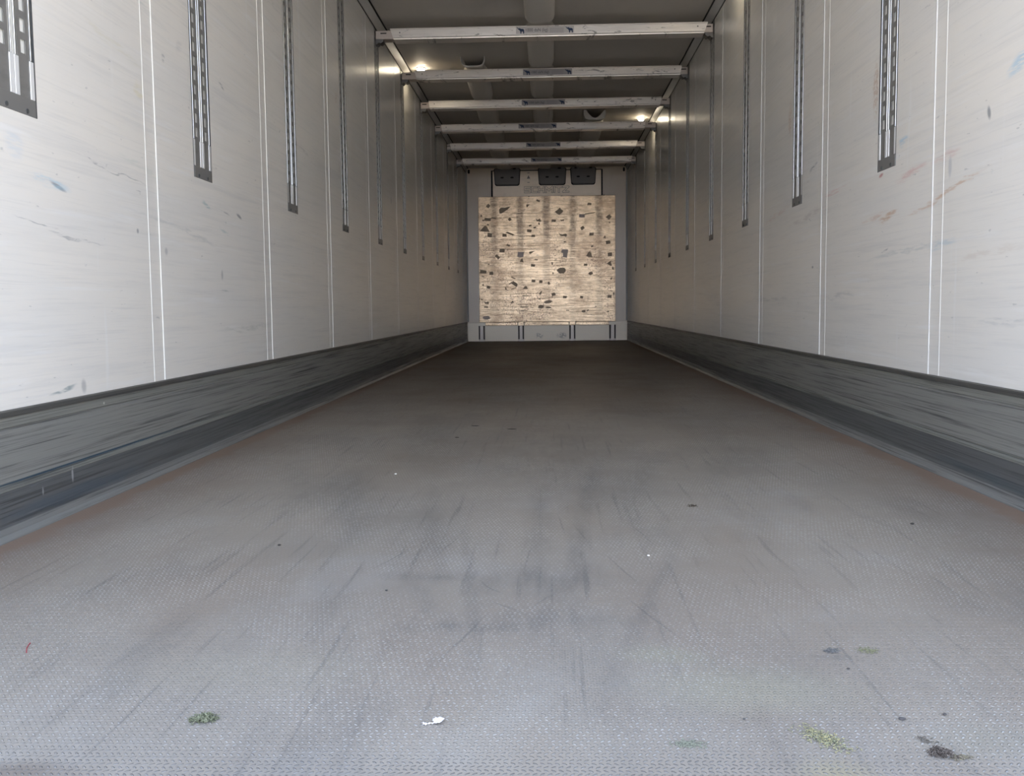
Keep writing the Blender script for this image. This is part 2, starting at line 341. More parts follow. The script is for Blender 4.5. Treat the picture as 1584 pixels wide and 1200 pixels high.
LM = bpy.data.materials.new('lamp_lens'); LM.use_nodes = True; pb = LM.node_tree.nodes['Principled BSDF']
pb.inputs['Emission Color'].default_value = (1., .86, .64, 1); pb.inputs['Emission Strength'].default_value = LAMP

# ------------------------------------------------------------------ structure
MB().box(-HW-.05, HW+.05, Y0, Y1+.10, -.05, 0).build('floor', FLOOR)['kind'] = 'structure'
MB().box(-HW-.05, HW+.05, Y0, Y1+.10, H, H+.06).build('ceiling', CEIL)['kind'] = 'structure'
gm = Mat('concrete_yard', (.36, .345, .32), .9); gm.mix(gm.ramp(gm.noise((1,1,1), 3, 5), .4, .7), (.42, .40, .37))
g = MB().box(-60, 60, -60, 60, -1.30, -1.20).build('yard_ground', gm.done()); g['kind'] = 'structure'

SEAMS = [3.068 + 1.2415*k for k in range(-1, 10)]
RAILS = [2.290 + 1.2415*k for k in range(0, 10)]
RW = .0925
def side_wall(side):
    nm = 'left' if side < 0 else 'right'; M = WALL_L if side < 0 else WALL_R
    X = lambda d: side*(HW - d)                  # d > 0 is into the load space
    root = MB().box(X(-.014), X(-.08), Y0, Y1+.10, -.05, H+.06).build('wall_'+nm, BACKP); root['kind'] = 'structure'
    edges = [Y0] + SEAMS + [Y1]
    for k in range(len(edges)-1):
        a = edges[k] + (.045 if k else 0); b = edges[k+1] - (.045 if k < len(edges)-2 else 0)
        if b-a < .02: continue
        rails = [r for r in RAILS if a < r < b and not (side > 0 and r < 3)]
        p = MB()
        if rails:
            r = rails[0]
            p.box(X(0), X(-.014), a, r-RW, .27, H); p.box(X(0), X(-.014), r+RW, b, .27, H); p.box(X(0), X(-.014), r-RW, r+RW, .27, 1.0)
        else: p.box(X(0), X(-.014), a, b, .27, H)
        p.build('wall_panel', M, root)
    for s in SEAMS:
        if s > Y1-.1: continue
        MB().box(X(-.0012), X(-.014), s-.045, s+.045, .27, H).build('joint_strip', M, root)
        for e in (-.0425, .0425):
            MB().box(X((.0010 if side < 0 else .0008) if s < 6 else .0003), X(-.004), s+e-.0024, s+e+.0024, .298, H).build('sealant_bead', BEAD if s < 6 and (side < 0 or e < 0) else STRIP, root)
    # kick plate
    prof = [(-.010,.300),(.004,.300),(.009,.297),(.010,.286),(.006,.283),(.0035,.281),(.0035,.260),(.0005,.258),(.0005,.255),(.0045,.252),(.005,.190),(.0045,.132),
            (.001,.130),(.001,.126),(.006,.124),(.0065,.114),(.005,.112),(.0055,.042),(.008,.030),(.009,.014),(.016,.003),(.016,.0),(-.010,.0)]
    k = MB().prism(prof, lambda u, v, t: (X(u), t, v), Y0, Y1-.012).build('baseboard_'+nm, KICK); k['kind'] = 'structure'
    # cornice between wall and ceiling: lip, recessed groove, lip
    c = empty('trim_1' if side < 0 else 'trim_2', (0, 0, 0), kind='structure')
    MB().prism([(0,H-.052),(.004,H-.052),(.040,H-.004),(.040,H),(0,H)], lambda u, v, t: (X(u), t, v), Y0, Y1).build('cornice_profile', CORN, c)
    MB().box(X(0), X(.0035), Y0, Y1, H-.060, H-.052).build('rubber_seal', DARK, c)
    MB().box(X(.040), X(.050), Y0, Y1, H-.005, H).build('rubber_seal', DARK, c)
side_wall(-1); side_wall(1)

# ------------------------------------------------------------------ slotted tracks
def slotted_plate(side, y, sg):
    """one perforated column: u from .019 to .070 (times sg), slots every 50 mm"""
    X = lambda d: side*(HW - d); mb = MB(); t0, t1 = -.0015, -.0035
    u0, u1, s0, s1 = .019, .0705, .0345, .0570
    def bx(a, b, z0, z1): mb.box(X(t0), X(t1), y+sg*a, y+sg*b, z0, z1)
    bx(u0, s0, 1.04, H); bx(s1, u1, 1.04, H)
    z = 1.04; zs = 1.146
    while zs < H-.04:
        bx(s0, s1, z, zs); z = zs+.033; zs += .050
    bx(s0, s1, z, H)
    return mb
ordn = ['first', 'second', 'third', 'fourth', 'fifth', 'sixth', 'seventh', 'eighth', 'ninth', 'tenth']
def make_rail(side, y, label, group):
    X = lambda d: side*(HW - d); loc = (side*HW, y, 1.0)
    r = empty('slotted_track', loc, label, 'rail', group)
    def put(mb, name, mat, bevel=0): return local(mb, loc).build(name, mat, r, bevel=bevel)
    for sg in (-1, 1):
        put(slotted_plate(side, y, sg), 'slotted_strip', STEEL)
        put(MB().box(X(.0004), X(-.004), y+sg*.0755, y+sg*.0805, 1.135, H), 'guide_rib', RIB, .001)
        put(MB().box(X(.0002), X(-.0045), y+sg*.0075, y+sg*.0115, 1.135, H), 'guide_rib', RIB, .001)
        put(MB().box(X(.0003), X(-.010), y+sg*.0870, y+sg*.0925, 1.0, H), 'edge_flange', DSTEEL)
        put(MB().box(X(.0005), X(-.004), y+sg*.0700, y+sg*.0870, 1.042, 1.134), 'pocket_tab', TAB, .001)
        put(MB().box(X(.0005), X(-.004), y+sg*.0020, y+sg*.0200, 1.042, 1.134), 'pocket_tab', TAB, .001)
    put(MB().box(X(-.0062), X(-.0080), y-.0865, y+.0865, 1.042, H), 'channel_backing', BACKP)
    e = put(MB().box(X(.0010), X(-.006), y-.0870, y+.0870, 1.0, 1.042), 'end_plate', ENDP, .001)
    for sg in (-.045, .045):
        mb = MB().prism([(sg+.006*math.cos(a*math.pi/4), 1.010+.006*math.sin(a*math.pi/4)) for a in range(8)], lambda u, v, t: (X(t), y+u, v), 0, .003)
        o = local(mb, loc).build('rivet', DSTEEL, e)
    return r
for side, nm in ((-1, 'left'), (1, 'right')):
    vis = [(k, y) for k, y in enumerate(RAILS) if side < 0 or k > 0]
    for i, (k, y) in enumerate(vis):
        if i == 0: lab = f'grey slotted steel track on the {nm} wall, nearest the camera' + (', cut by the frame' if side < 0 else ', largest on that side')
        elif i == len(vis)-1: lab = f'last slotted steel track on the {nm} wall, closest to the front bulkhead'
        else: lab = f'{ordn[i]} slotted steel track on the {nm} wall, counted from the camera'
        make_rail(side, y, lab, f'slotted tracks on the {nm} wall')

# ------------------------------------------------------------------ cross beams
ELE = [(0,1),(.07,1),(.12,.88),(.22,.80),(.30,.88),(.44,.84),(.55,.76),(.80,.74),(.93,.66),(1,.50),(.99,0),(.84,0),(.83,.30),(.70,.34),(.62,.30),(.61,0),(.46,0),(.45,.34),(.38,.42),(.33,.56),(.22,.62),(.12,.72),(.04,.84)]
def text_mesh(txt, width, height, ext=.0, offset=0., name='lettering'):
    cu = bpy.data.curves.new(name, 'FONT'); cu.body = txt; cu.size = 1; cu.extrude = .5 if ext else 0; cu.offset = offset; cu.resolution_u = 3
    o = bpy.data.objects.new(name, cu); C.objects.link(o); dg = bpy.context.evaluated_depsgraph_get(); dg.update()
    me = bpy.data.meshes.new_from_object(o.evaluated_get(dg)); C.objects.unlink(o); bpy.data.objects.remove(o); bpy.data.curves.remove(cu)
    me.name = name
    xs = [v.co.x for v in me.vertices]; ys = [v.co.y for v in me.vertices]
    x0, x1, y0, y1 = min(xs), max(xs), min(ys), max(ys)
    for v in me.vertices: v.co = Vector(((v.co.x-x0)/(x1-x0)*width, -(v.co.z+.5)*ext if ext else 0, (v.co.y-y0)/(y1-y0)*height))
    return me
def link_mesh(name, me, mat, parent, loc):
    me.materials.clear(); me.materials.append(mat); o = bpy.data.objects.new(name, me); C.objects.link(o); o.parent = parent; o.location = loc; return o
LOADTXT = text_mesh('1000 daN (kg)', .160, .030)
LOADTXT2 = text_mesh('1000 daN (kg)', .150, .026)
BEAMS = [(7.20,-1.118,-1.091,1.189,1.160,-.197,.224),(8.46,-1.114,-1.093,1.174,1.158,-.180,.240),(9.69,-1.147,-1.133,1.147,1.128,-.225,.200),
         (10.93,-1.161,-1.148,1.113,1.099,-.296,.127),(12.18,-1.190,-1.172,1.136,1.112,-.240,.185),(13.42,-1.150,-1.130,1.175,1.160,-.202,.217)]
ZT, ZB, DB = 2.558, 2.478, .115
names = ['nearest aluminium cross beam under the ceiling, with silver load label and blue emblems', 'second aluminium cross beam from the camera, beside the left ceiling lamp',
         'third aluminium cross beam from the camera, with dark scuffs left of its label', 'fourth aluminium cross beam, just behind the open end of the right air duct',
         'fifth aluminium cross beam, between the right lamp and the front bulkhead', 'farthest aluminium cross beam, above the grey flaps of the front bulkhead']
for i, (Y, lt, lb, rt, rb, la, lz) in enumerate(BEAMS):
    r = empty('cross_beam', (0, Y, ZB), names[i], 'beam', 'aluminium cross beams under the ceiling')
    loc = (0, Y, ZB)
    # section of the beam (y, z): top lip, flat face, proud bottom bead, grooved underside
    prof = [(0,ZT),(-.004,ZT-.001),(-.004,ZT-.006),(0,ZT-.009),(0,ZB+.016),(-.004,ZB+.013),(-.006,ZB+.007),(-.004,ZB+.001),(0,ZB),(.052,ZB),(.0535,ZB-.0012),(.0565,ZB-.0012),(.058,ZB),(DB,ZB),(DB,ZT)]
    vs = []; n = len(prof)
    for e, (top, bot) in enumerate(((lt, lb), (rt, rb))):
        for (py, pz) in prof: vs.append((top + (bot-top)*(ZT-pz)/(ZT-ZB), Y+py, pz))
    fs = [tuple(range(n)), tuple(range(2*n-1, n-1, -1))] + [(q, (q+1) % n, n+(q+1) % n, n+q) for q in range(n)]
    body = local(MB().add(vs, fs), loc).build('beam_body', BEAM, r)
    for sgn, xe in ((-1, lb), (1, rb)):
        s = MB().box(xe-sgn*.05, sgn*(HW-.004), Y+.006, Y+DB-.012, ZB+.008, ZT-.012)
        sv = local(s, loc).build('end_sleeve', SLEEVE, r, bevel=.003)
        xm = (xe + sgn*HW)/2
        local(MB().box(xm-.028, xm+.016, Y+.0045, Y+.008, ZT-.036, ZT-.027), loc).build('release_slot', DARK, sv)
        hk = MB().prism([(0,.02),(.060,.02),(.056,-.006),(.040,-.020),(.022,-.014),(.012,-.026),(0,-.028)], lambda u, v, t: (sgn*(HW-.003-u), t, ZB+v), Y+.012, Y+DB-.02)
        local(hk, loc).build('latch_hook', HOOK, r)
        rv = MB().prism([(xe-sgn*.045+.005*math.cos(a*math.pi/4), ZT-.03+.005*math.sin(a*math.pi/4)) for a in range(8)], lambda u, v, t: (u, t, v), Y-.002, Y+.001)
        local(rv, loc).build('rivet', HOOK, r)
    lab = local(MB().box(la, lz, Y-.0012, Y, ZB+.022, ZT-.008), loc).build('load_label', LABEL1 if i == 0 else LABEL2, r)
    if i: lab['label'] = 'darker grey load label'
    ew = .052
    for xx in (la+.008, lz-.008-ew):
        em = MB().prism([(a_*ew, b_*.044) for a_, b_ in ELE], lambda u, v, t: (xx+u, t, ZB+.024+v), Y-.0022, Y-.0010)
        o = local(em, loc).build('elephant_emblem', BLUE, lab)
    link_mesh('lettering', LOADTXT if i == 0 else LOADTXT2, INK, lab, (la+.072, -.0022, .030))
    if i < 4:
        for q in range(4):
            local(MB().box(la+.245, lz-.075, Y-.0020, Y-.0010, ZB+.028+q*.009, ZB+.0305+q*.009), loc).build('print_line', INKL, lab)

# ------------------------------------------------------------------ air ducts hung under the ceiling
def duct(y0, xa0, xb0, xa1, xb1, label):
    y1 = Y1-.062; ny = int((y1-y0)/.05); nu = 18
    mb = MB(); c = .5*(xa0+xb0)
    ys = [y0+(y1-y0)*i/ny for i in range(ny+1)]
    def prof(yy):
        f = (yy-y0)/(y1-y0); xa = xa0+(xa1-xa0)*f; xb = xb0+(xb1-xb0)*f
        # the fabric is squeezed where a beam passes under it and sags between the beams
        d = min(abs(yy-(B[0]+DB/2)) for B in BEAMS + [(5.96,), (4.72,), (3.48,), (2.24,), (1.0,)])
        s = min(1., max(0., (d-.06)/.13)); s = s*s*(3-2*s)
        if yy > 13.4: s = -.55
        w_ = (xb-xa)*.085*(1-max(s, 0)); xa += w_; xb -= w_
        return xa, xb,   .050 + .036*s + .004*math.sin(yy*7+c*5)
    loopo = []
    for th in (0, .004):
        for yy in ys:
            xa, xb, sag = prof(yy); xc, hw = (xa+xb)/2, (xb-xa)/2
            for j in range(nu+1):
                a = math.pi*j/nu; e = .55
                u = -math.copysign(abs(math.cos(a))**e, math.cos(a)); v = abs(math.sin(a))**e
                mb.v.append((xc+u*(hw-th), yy, H-.001-v*(sag-th)))
    n = (ny+1)*(nu+1)
    for L in (0, n):
        for i in range(ny):
            for j in range(nu):
                q = L+i*(nu+1)+j; mb.f.append((q, q+1, q+nu+2, q+nu+1))
    for j in range(nu): mb.f.append((j, j+1, n+j+1, n+j))
    o = mb.build('air_duct', DUCT, smooth=True); return tag(o, label, 'duct', 'fabric air ducts under the ceiling')
def mouth(o, x0, x1, y, zb):
    xm, hw = .5*(x0+x1), .5*(x1-x0)
    outer = [(xm-hw+.004, H-.004), (xm-hw+.002, H-.05), (xm-hw*.86, zb+.018), (xm-hw*.55, zb+.004), (xm, zb), (xm+hw*.55, zb+.004), (xm+hw*.86, zb+.018), (xm+hw-.002, H-.05), (xm+hw-.004, H-.004)]
    inner = [(xm-hw*.72, H-.010), (xm-hw*.66, H-.026), (xm-hw*.45, zb+.056), (xm-hw*.24, zb+.034), (xm+.006, zb+.022), (xm+hw*.26, zb+.034), (xm+hw*.48, zb+.056), (xm+hw*.74, H-.022), (xm+hw*.84, H-.010)]
    mb = MB(); n = len(outer)
    for dy in (0, .004):
        for k in range(n):
            mb.v.append((outer[k][0], y+dy, outer[k][1]))
        for k in range(n): mb.v.append((inner[k][0], y+.012+dy, inner[k][1]))
    for L in (0, 2*n):
        for k in range(n-1): mb.f.append((L+k, L+k+1, L+n+k+1, L+n+k))
    return mb.build('mouth_collar', DUCT, o, smooth=True)
duct(1.4, -.132, .080, -.13, .09, 'long grey fabric air duct down the middle of the ceiling')
duct(8.28, -.700, -.498, -.76, -.50, 'grey fabric air duct along the left of the ceiling, starting by the second beam')
mouth(duct(10.58, .415, .655, .43, .68, 'short grey fabric air duct on the right with its dark mouth open'), .415, .655, 10.572, 2.512)

# ------------------------------------------------------------------ ceiling lamps
def lamp(x, y, label):
    r = empty('ceiling_lamp', (x, y, H), label, 'lamp', 'round ceiling lamps')
    def dome(r0, h, zt, name, mat):
        mb = MB(); N = 20; K = 5; vs = [(0, 0, zt-h)]
        for k in range(1, K+1):
            a = k/K*math.pi/2
            for j in range(N): vs.append((r0*math.sin(a)*math.cos(2*math.pi*j/N), r0*math.sin(a)*math.sin(2*math.pi*j/N), zt-h*math.cos(a)))
        fs = [(0, 1+(j+1) % N, 1+j) for j in range(N)]
        for k in range(K-1):
            for j in range(N): p = 1+k*N; fs.append((p+j, p+(j+1) % N, p+N+(j+1) % N, p+N+j))
        fs.append(tuple(1+(K-1)*N+j for j in range(N)))
        return mb.add(vs, fs).build(name, mat, r, smooth=True)
    mb = MB(); mb.prism([(.038*math.cos(a*math.pi/12), .038*math.sin(a*math.pi/12)) for a in range(24)], lambda u, v, t: (u, v, t), -.008, -.0005)
    mb.build('bezel', LRING, r, bevel=.002); dome(.034, .031, -.008, 'lens', LM)
lamp(-1.081, 8.647, 'small round lit lamp at the left edge of the ceiling, by the second beam')
lamp(1.078, 11.10, 'small round lit lamp at the right edge of the ceiling, by the fourth beam')
lamp(1.078, 6.15, 'small round lit lamp above the frame on the right, before the nearest beam')
lamp(-1.081, 3.70, 'small round lit lamp above the frame on the left, near the opening')

# ------------------------------------------------------------------ front bulkhead
wb = MB().box(-HW-.05, HW+.05, Y1, Y1+.08, -.05, H+.06).build('wall_back', BULK); wb['kind'] = 'structure'
bb = MB().box(-HW+.016, HW-.016, Y1-.012, Y1, 0, .285).build('baseboard_back', BACKK, bevel=.003); bb['kind'] = 'structure'
for s in (-1, 1):
    MB().prism([(s*1.174+a, b) for a, b in rrect(-.016, .016, 2.545, 2.605, .014)], lambda u, v, t: (u, t, v), Y1-.003, Y1+.002).build('slot_shade', DARK, wb)  # flat black oval stands in for the dark inside of a slot
    MB().prism([(s*1.215+a, b) for a, b in ((-.012,.30),(.012,.30),(.012,2.6),(-.012,2.6))], lambda u, v, t: (u, t, v), Y1-.010, Y1).build('corner_profile', CORN, wb)
# hatch panel with the three flaps
hp = empty('hatch_panel', (0, Y1, 2.18), 'cream hatch panel with raised lettering above the worn metal plate', 'panel')
hl = (0, Y1, 2.18)
def hput(mb, name, mat, parent=None, bevel=0): return local(mb, hl).build(name, mat, parent or hp, bevel=bevel)
hput(MB().box(-.812, .830, Y1-.022, Y1-.002, 2.1895, 2.572), 'panel_board', CREAM, bevel=.004)
hput(MB().box(-.836, -.813, Y1-.014, Y1-.001, 2.1895, 2.582), 'gap_shade', DARK)  # black strips paint in the shade of the gaps around the board
hput(MB().box(.831, .852, Y1-.014, Y1-.001, 2.1895, 2.582), 'gap_shade', DARK)
hput(MB().box(-.836, .852, Y1-.013, Y1-.001, 2.573, 2.584), 'gap_shade', DARK)
hput(MB().box(-.862, -.838, Y1-.006, Y1-.001, 2.1895, 2.582), 'edge_strip', BULK)
GLYPH = {'S': (.86, [(.86,1),(.0,1),(.0,.52),(.86,.48),(.86,0),(.0,0)]), 'C': (.80, [(.80,1),(.0,1),(.0,0),(.80,0)]),
         'H': (.84, [(.0,1),(.0,0),None,(.84,1),(.84,0),None,(.0,.5),(.84,.5)]), 'M': (1.10, [(.0,0),(.0,1),(.55,.35),(1.10,1),(1.10,0)]),
         'I': (.0, [(0,0),(0,1)]), 'T': (.80, [(.0,1),(.80,1),None,(.40,1),(.40,0)]), 'Z': (.86, [(.0,1),(.86,1),(.0,0),(.86,0)])}
def block_letters(word, x0, z0, width, height, th, y0, y1):
    """every stroke a raised bar, as on an embossed plate"""
    gap = .36; total = sum(GLYPH[c][0] for c in word) + gap*(len(word)-1); k = (width-.017)/total; hh = height-.017
    mb = MB(); x = x0+.0085; n = 0
    for c in word:
        pts = GLYPH[c][1]
        for p, q in zip(pts, pts[1:]):
            if p is None or q is None: continue
            ax, az, bx_, bz_ = x+p[0]*k, z0+.0085+p[1]*hh, x+q[0]*k, z0+.0085+q[1]*hh
            L = math.hypot(bx_-ax, bz_-az); ux, uz = (bx_-ax)/L*th/2, (bz_-az)/L*th/2; n += 1; dy = -n*.00005
            mb.prism([(ax-ux-uz, az-uz+ux), (ax-ux+uz, az-uz-ux), (bx_+ux+uz, bz_+uz-ux), (bx_+ux-uz, bz_+uz+ux)], lambda u, v, t: (u, t+dy, v), y0, y1)
        x += (GLYPH[c][0]+gap)*k
    return mb
hput(block_letters('SCHMITZ', -.330, 2.243, .672, .090, .0165, Y1-.0300, Y1-.0222), 'lettering', CREAM)
t2 = hput(block_letters('SCHMITZ', -.330, 2.243, .672, .090, .0270, Y1-.0255, Y1-.0221), 'lettering_shade', SHADEC)  # wider brown strokes behind, painting in the shadow edges of the letters
t2['label'] = 'dark painted shade around the raised letters'
tri = MB().prism([(-.292,2.455),(-.242,2.455),(-.267,2.505)], lambda u, v, t: (u, t, v), Y1-.024, Y1-.0215)
hput(tri, 'warning_triangle', FLAP)
for zz in (2.535, 2.395): hput(MB().box(-.285, -.250, Y1-.0235, Y1-.0215, zz, zz+.008), 'printed_mark', FLAP)
for (x0, x1, lab) in ((-.782, -.399, 'dark grey rounded vent flap at the left of the hatch panel'), (-.115, .295, 'dark grey rounded vent flap in the middle of the hatch panel'),
                      (.373, .744, 'dark grey rounded vent flap at the right of the hatch panel')):
    loc = (.5*(x0+x1), Y1-.022, 2.36)
    f = empty('vent_flap', loc, lab, 'vent', 'vent flaps above the worn plate')
    def out(g):
        pts = rrect(x0-g, x1+g, 2.360-g, 2.612+g*.3, .030)
        return [(u + (.016*(2.61-v)/.25)*(1 if u < loc[0] else -1) + (-.010 if u < loc[0] else .010)*math.sin(math.pi*min(1, max(0, (v-2.36)/.25))), v) for u, v in pts]
    local(MB().prism(out(.009), lambda u, v, t: (u, t, v), Y1-.032, Y1-.0225), loc).build('rubber_rim', DARK, f)
    fb = local(MB().prism(out(-.002), lambda u, v, t: (u, t, v), Y1-.050, Y1-.032), loc).build('flap_body', FLAP, f, bevel=.006)
    for q in (-.075, .075):
        local(MB().prism([(loc[0]+q+.026*math.cos(a*math.pi/8), 2.472+.012*math.sin(a*math.pi/8)) for a in range(16)], lambda u, v, t: (u, t, v), Y1-.053, Y1-.0495), loc).build('finger_hole', DARK, f)
    for q in (-.11, .11):
        local(MB().box(loc[0]+q-.022, loc[0]+q+.022, Y1-.056, Y1-.049, 2.592, 2.612), loc).build('hinge_clip', DARK, f)
# worn metal plate
PY = Y1-.055
pl = empty('bulkhead_plate', (0, PY, .24), 'large worn aluminium plate covered in dirt bands and dark sticker remains', 'plate')
ploc = (0, PY, .24)
def pput(mb, name, mat, parent=None, bevel=0): return local(mb, ploc).build(name, mat, parent or pl, bevel=bevel)
pput(MB().box(-1.030, 1.036, PY, PY+.040, .292, 2.188), 'sheet', PLATE, bevel=.004)
for a, b in ((-.945, -.452), (-.350, .330), (.437, .940)):
    pput(MB().box(a, b, PY-.010, PY+.034, .240, .290), 'bottom_flange', PLATE, bevel=.004)
for a, b in ((-.452, -.350), (.330, .437)): pput(MB().box(a+.012, b-.012, PY-.002, PY+.034, .240, .291), 'sheet_tongue', PLATE)
for s0 in (-1.034, 1.030):
    pput(MB().box(s0, s0+.010, PY-.007, PY+.04, .292, 2.188), 'edge_angle', PLATE, bevel=.002)
    z = .36
    while z < 2.15:
        xx = s0+(.022 if s0 < 0 else -.012)
        pput(MB().prism([(xx+.005*math.cos(a*math.pi/3), z+.005*math.sin(a*math.pi/3)) for a in range(6)], lambda u, v, t: (u, t, v), PY-.003, PY+.001), 'rivet', RESID2); z += .105
for xx in (-.265, .23): pput(MB().box(xx-.012, xx+.012, PY-.006, PY+.02, 2.178, 2.189), 'top_clip', RESID)
posts = [(-1.052, -.955), (-.447, -.355), (.335, .430), (.945, 1.045)]
for i, (a, b) in enumerate(posts):
    q = empty('support_post', (.5*(a+b), PY, .0), ['dark channel post under the left corner of the worn plate', 'steel channel post left of the middle under the worn plate',
        'steel channel post right of the middle under the worn plate', 'dark channel post under the right corner of the worn plate'][i], 'post', 'channel posts below the worn plate')
    loc = (.5*(a+b), PY, 0)
    local(MB().box(a+.022, b-.022, PY-.004, PY+.030, .030, .238), loc).build('channel_face', POST, q, bevel=.003)
    for u0, u1 in ((a+.006, a+.022), (b-.022, b-.006)): local(MB().box(u0, u1, PY+.010, PY+.04, .030, .238), loc).build('channel_recess', DARK, q)  # black fill paints the shade in the side gaps
    for u0, u1 in ((a, a+.006), (b-.006, b)): local(MB().box(u0, u1, PY-.002, PY+.042, .030, .238), loc).build('channel_lip', RESID2, q)
    local(MB().box(a, b, PY+.0, PY+.043, .0, .030), loc).build('foot', POST, q)

def patch(cx, cy, ox, oy, w_, h_, rot, shape, mat):
    px, py = ox+cx/6.887, oy+cy/6.887
    p = at(px, py, 1, PY); sx_, sz_ = w_/6.887*.00988/2, h_/6.887*.00988/2
    if shape == 'q': base = [(-1,-.8),(.85,-1),(1,.75),(-.8,1)]
    elif shape == 'd': base = [(-1,0),(0,-1),(1,.1),(.1,1)]
    elif shape == 't': base = [(-1,-.6),(.9,-1),(.6,.2),(.2,1),(-.3,.6)]
    elif shape == 'w': base = [(-1,.5),(-.8,-1),(-.3,-.7),(1,.8),(.1,.9),(-.6,1)]
    elif shape == 'b': base = [(-1,1),(-.2,.3),(.5,.9),(1,.4),(.8,-.9),(.2,-.4),(-.6,-.5)]
    else: base = [(math.cos(k*math.pi/5), math.sin(k*math.pi/5)) for k in range(10)]
    pts = []
    for i_ in range(len(base)):
        a_, b_ = base[i_], base[(i_+1) % len(base)]
        for f_ in (0, .5):
            u, v = a_[0]+(b_[0]-a_[0])*f_+random.uniform(-.13, .13), a_[1]+(b_[1]-a_[1])*f_+random.uniform(-.13, .13)
            u *= sx_; v *= sz_; c_, s_ = math.cos(rot), math.sin(rot); pts.append((p.x+u*c_-v*s_, p.z+u*s_+v*c_))
    pput(MB().prism(pts, lambda u, v, t: (u, t, v), PY-.0010-random.random()*.0012, PY-.0002), 'sticker_remnant', mat)
PA = [(175,197,52,50,.0,'d'),(350,240,130,62,.15,'w'),(402,340,38,42,0,'d'),(165,340,80,36,0,'q'),(140,440,112,70,.1,'t'),(190,505,56,45,0,'q'),(348,508,48,38,0,'q'),(405,490,92,18,-.35,'q'),
 (597,195,36,32,0,'w'),(705,140,46,20,-.3,'q'),(930,255,86,78,0,'d'),(1250,175,46,28,0,'q'),(1172,300,62,38,0,'q'),(1255,275,110,10,.15,'q'),(1460,315,66,60,0,'d'),(705,350,54,40,0,'b'),
 (714,385,16,30,0,'q'),(870,352,46,30,0,'q'),(962,350,40,26,0,'b'),(1178,430,44,36,.7,'q'),(620,405,30,18,.3,'q'),(668,425,30,18,.3,'q'),(612,460,50,32,0,'q'),(652,515,42,28,0,'q'),
 (970,508,96,38,-.1,'b'),(1275,495,52,32,.1,'q'),(1415,525,30,35,0,'t'),(1450,583,50,38,.3,'q'),(990,578,28,12,0,'q'),(1280,625,28,20,.4,'q'),(385,615,40,22,-.4,'q'),(322,672,58,42,.1,'q'),
 (272,738,60,34,-.7,'q'),(520,712,72,62,0,'q'),(530,775,46,44,0,'t'),(642,690,72,26,.2,'w'),(1250,710,76,66,0,'t'),(1470,712,50,42,.2,'q'),
 (685,768,36,12,-.2,'q'),(890,660,16,12,0,'o'),(230,325,50,14,-.2,'q'),(170,395,36,24,0,'t'),(120,350,22,16,0,'q'),(1465,370,16,20,0,'t'),(735,355,12,12,0,'o'),(1050,455,26,12,0,'q'),
 (560,600,16,10,0,'q'),(840,470,12,9,0,'o'),(100,300,24,30,0,'t'),(1405,80,20,10,0,'q')]
PB = [(650,72,44,32,0,'q'),(118,140,72,38,0,'q'),(205,155,42,38,.2,'q'),(120,190,30,12,0,'q'),(855,50,18,34,0,'q'),(955,125,94,66,0,'o'),(1210,65,40,24,0,'q'),(1265,157,54,30,0,'o'),
 (1468,48,58,60,-.3,'t'),(1485,212,14,25,-.4,'q'),(455,268,70,36,-.5,'q'),(445,318,60,10,.3,'q'),(360,315,20,38,.3,'t'),(120,278,22,28,0,'t'),(178,305,38,34,-.3,'q'),(570,308,60,38,.1,'t'),
 (655,237,44,32,0,'q'),(733,245,38,34,0,'q'),(733,362,26,58,-.5,'t'),(868,380,44,36,.5,'q'),(722,430,18,16,0,'q'),(427,465,36,30,.5,'b'),(155,472,56,34,0,'b'),(150,515,50,16,0,'q'),
 (810,460,92,30,.08,'o'),(735,512,60,40,0,'o'),(815,520,60,22,0,'o'),(990,408,44,28,0,'q'),(1168,410,36,28,-.2,'q'),(1465,402,50,34,.15,'q'),(1510,372,22,28,0,'q'),(1190,560,44,28,0,'o'),
 (1235,550,30,16,.5,'q'),(1450,563,22,18,0,'o'),(570,395,80,12,0,'q'),(560,515,90,12,0,'q'),(560,555,80,9,0,'q'),(1020,550,40,12,0,'q'),(895,315,12,12,0,'o'),(440,205,50,12,-.4,'q'),
 (865,155,14,22,0,'q'),(820,262,26,36,0,'o'),(410,262,46,12,.6,'q'),(180,60,20,12,0,'q'),(105,435,14,20,0,'q'),(1320,510,14,10,0,'q'),(1500,100,18,30,0,'q'),(1190,565,20,16,0,'q')]
for a in PA: patch(a[0], a[1], 730, 290, a[2], a[3], a[4], a[5], RESID2 if a[:2] in ((1172,300),(520,712)) else RESID)
for a in PB: patch(a[0], a[1], 730, 400, a[2], a[3], a[4], a[5], RESID)
patch(988, 678, 730, 290, 74, 46, 0, 'q', RESID2); patch(992, 722, 730, 290, 52, 50, 0, 'q', RESID2); patch(155, 630, 730, 400, 84, 40, 0, 'o', RESID2)

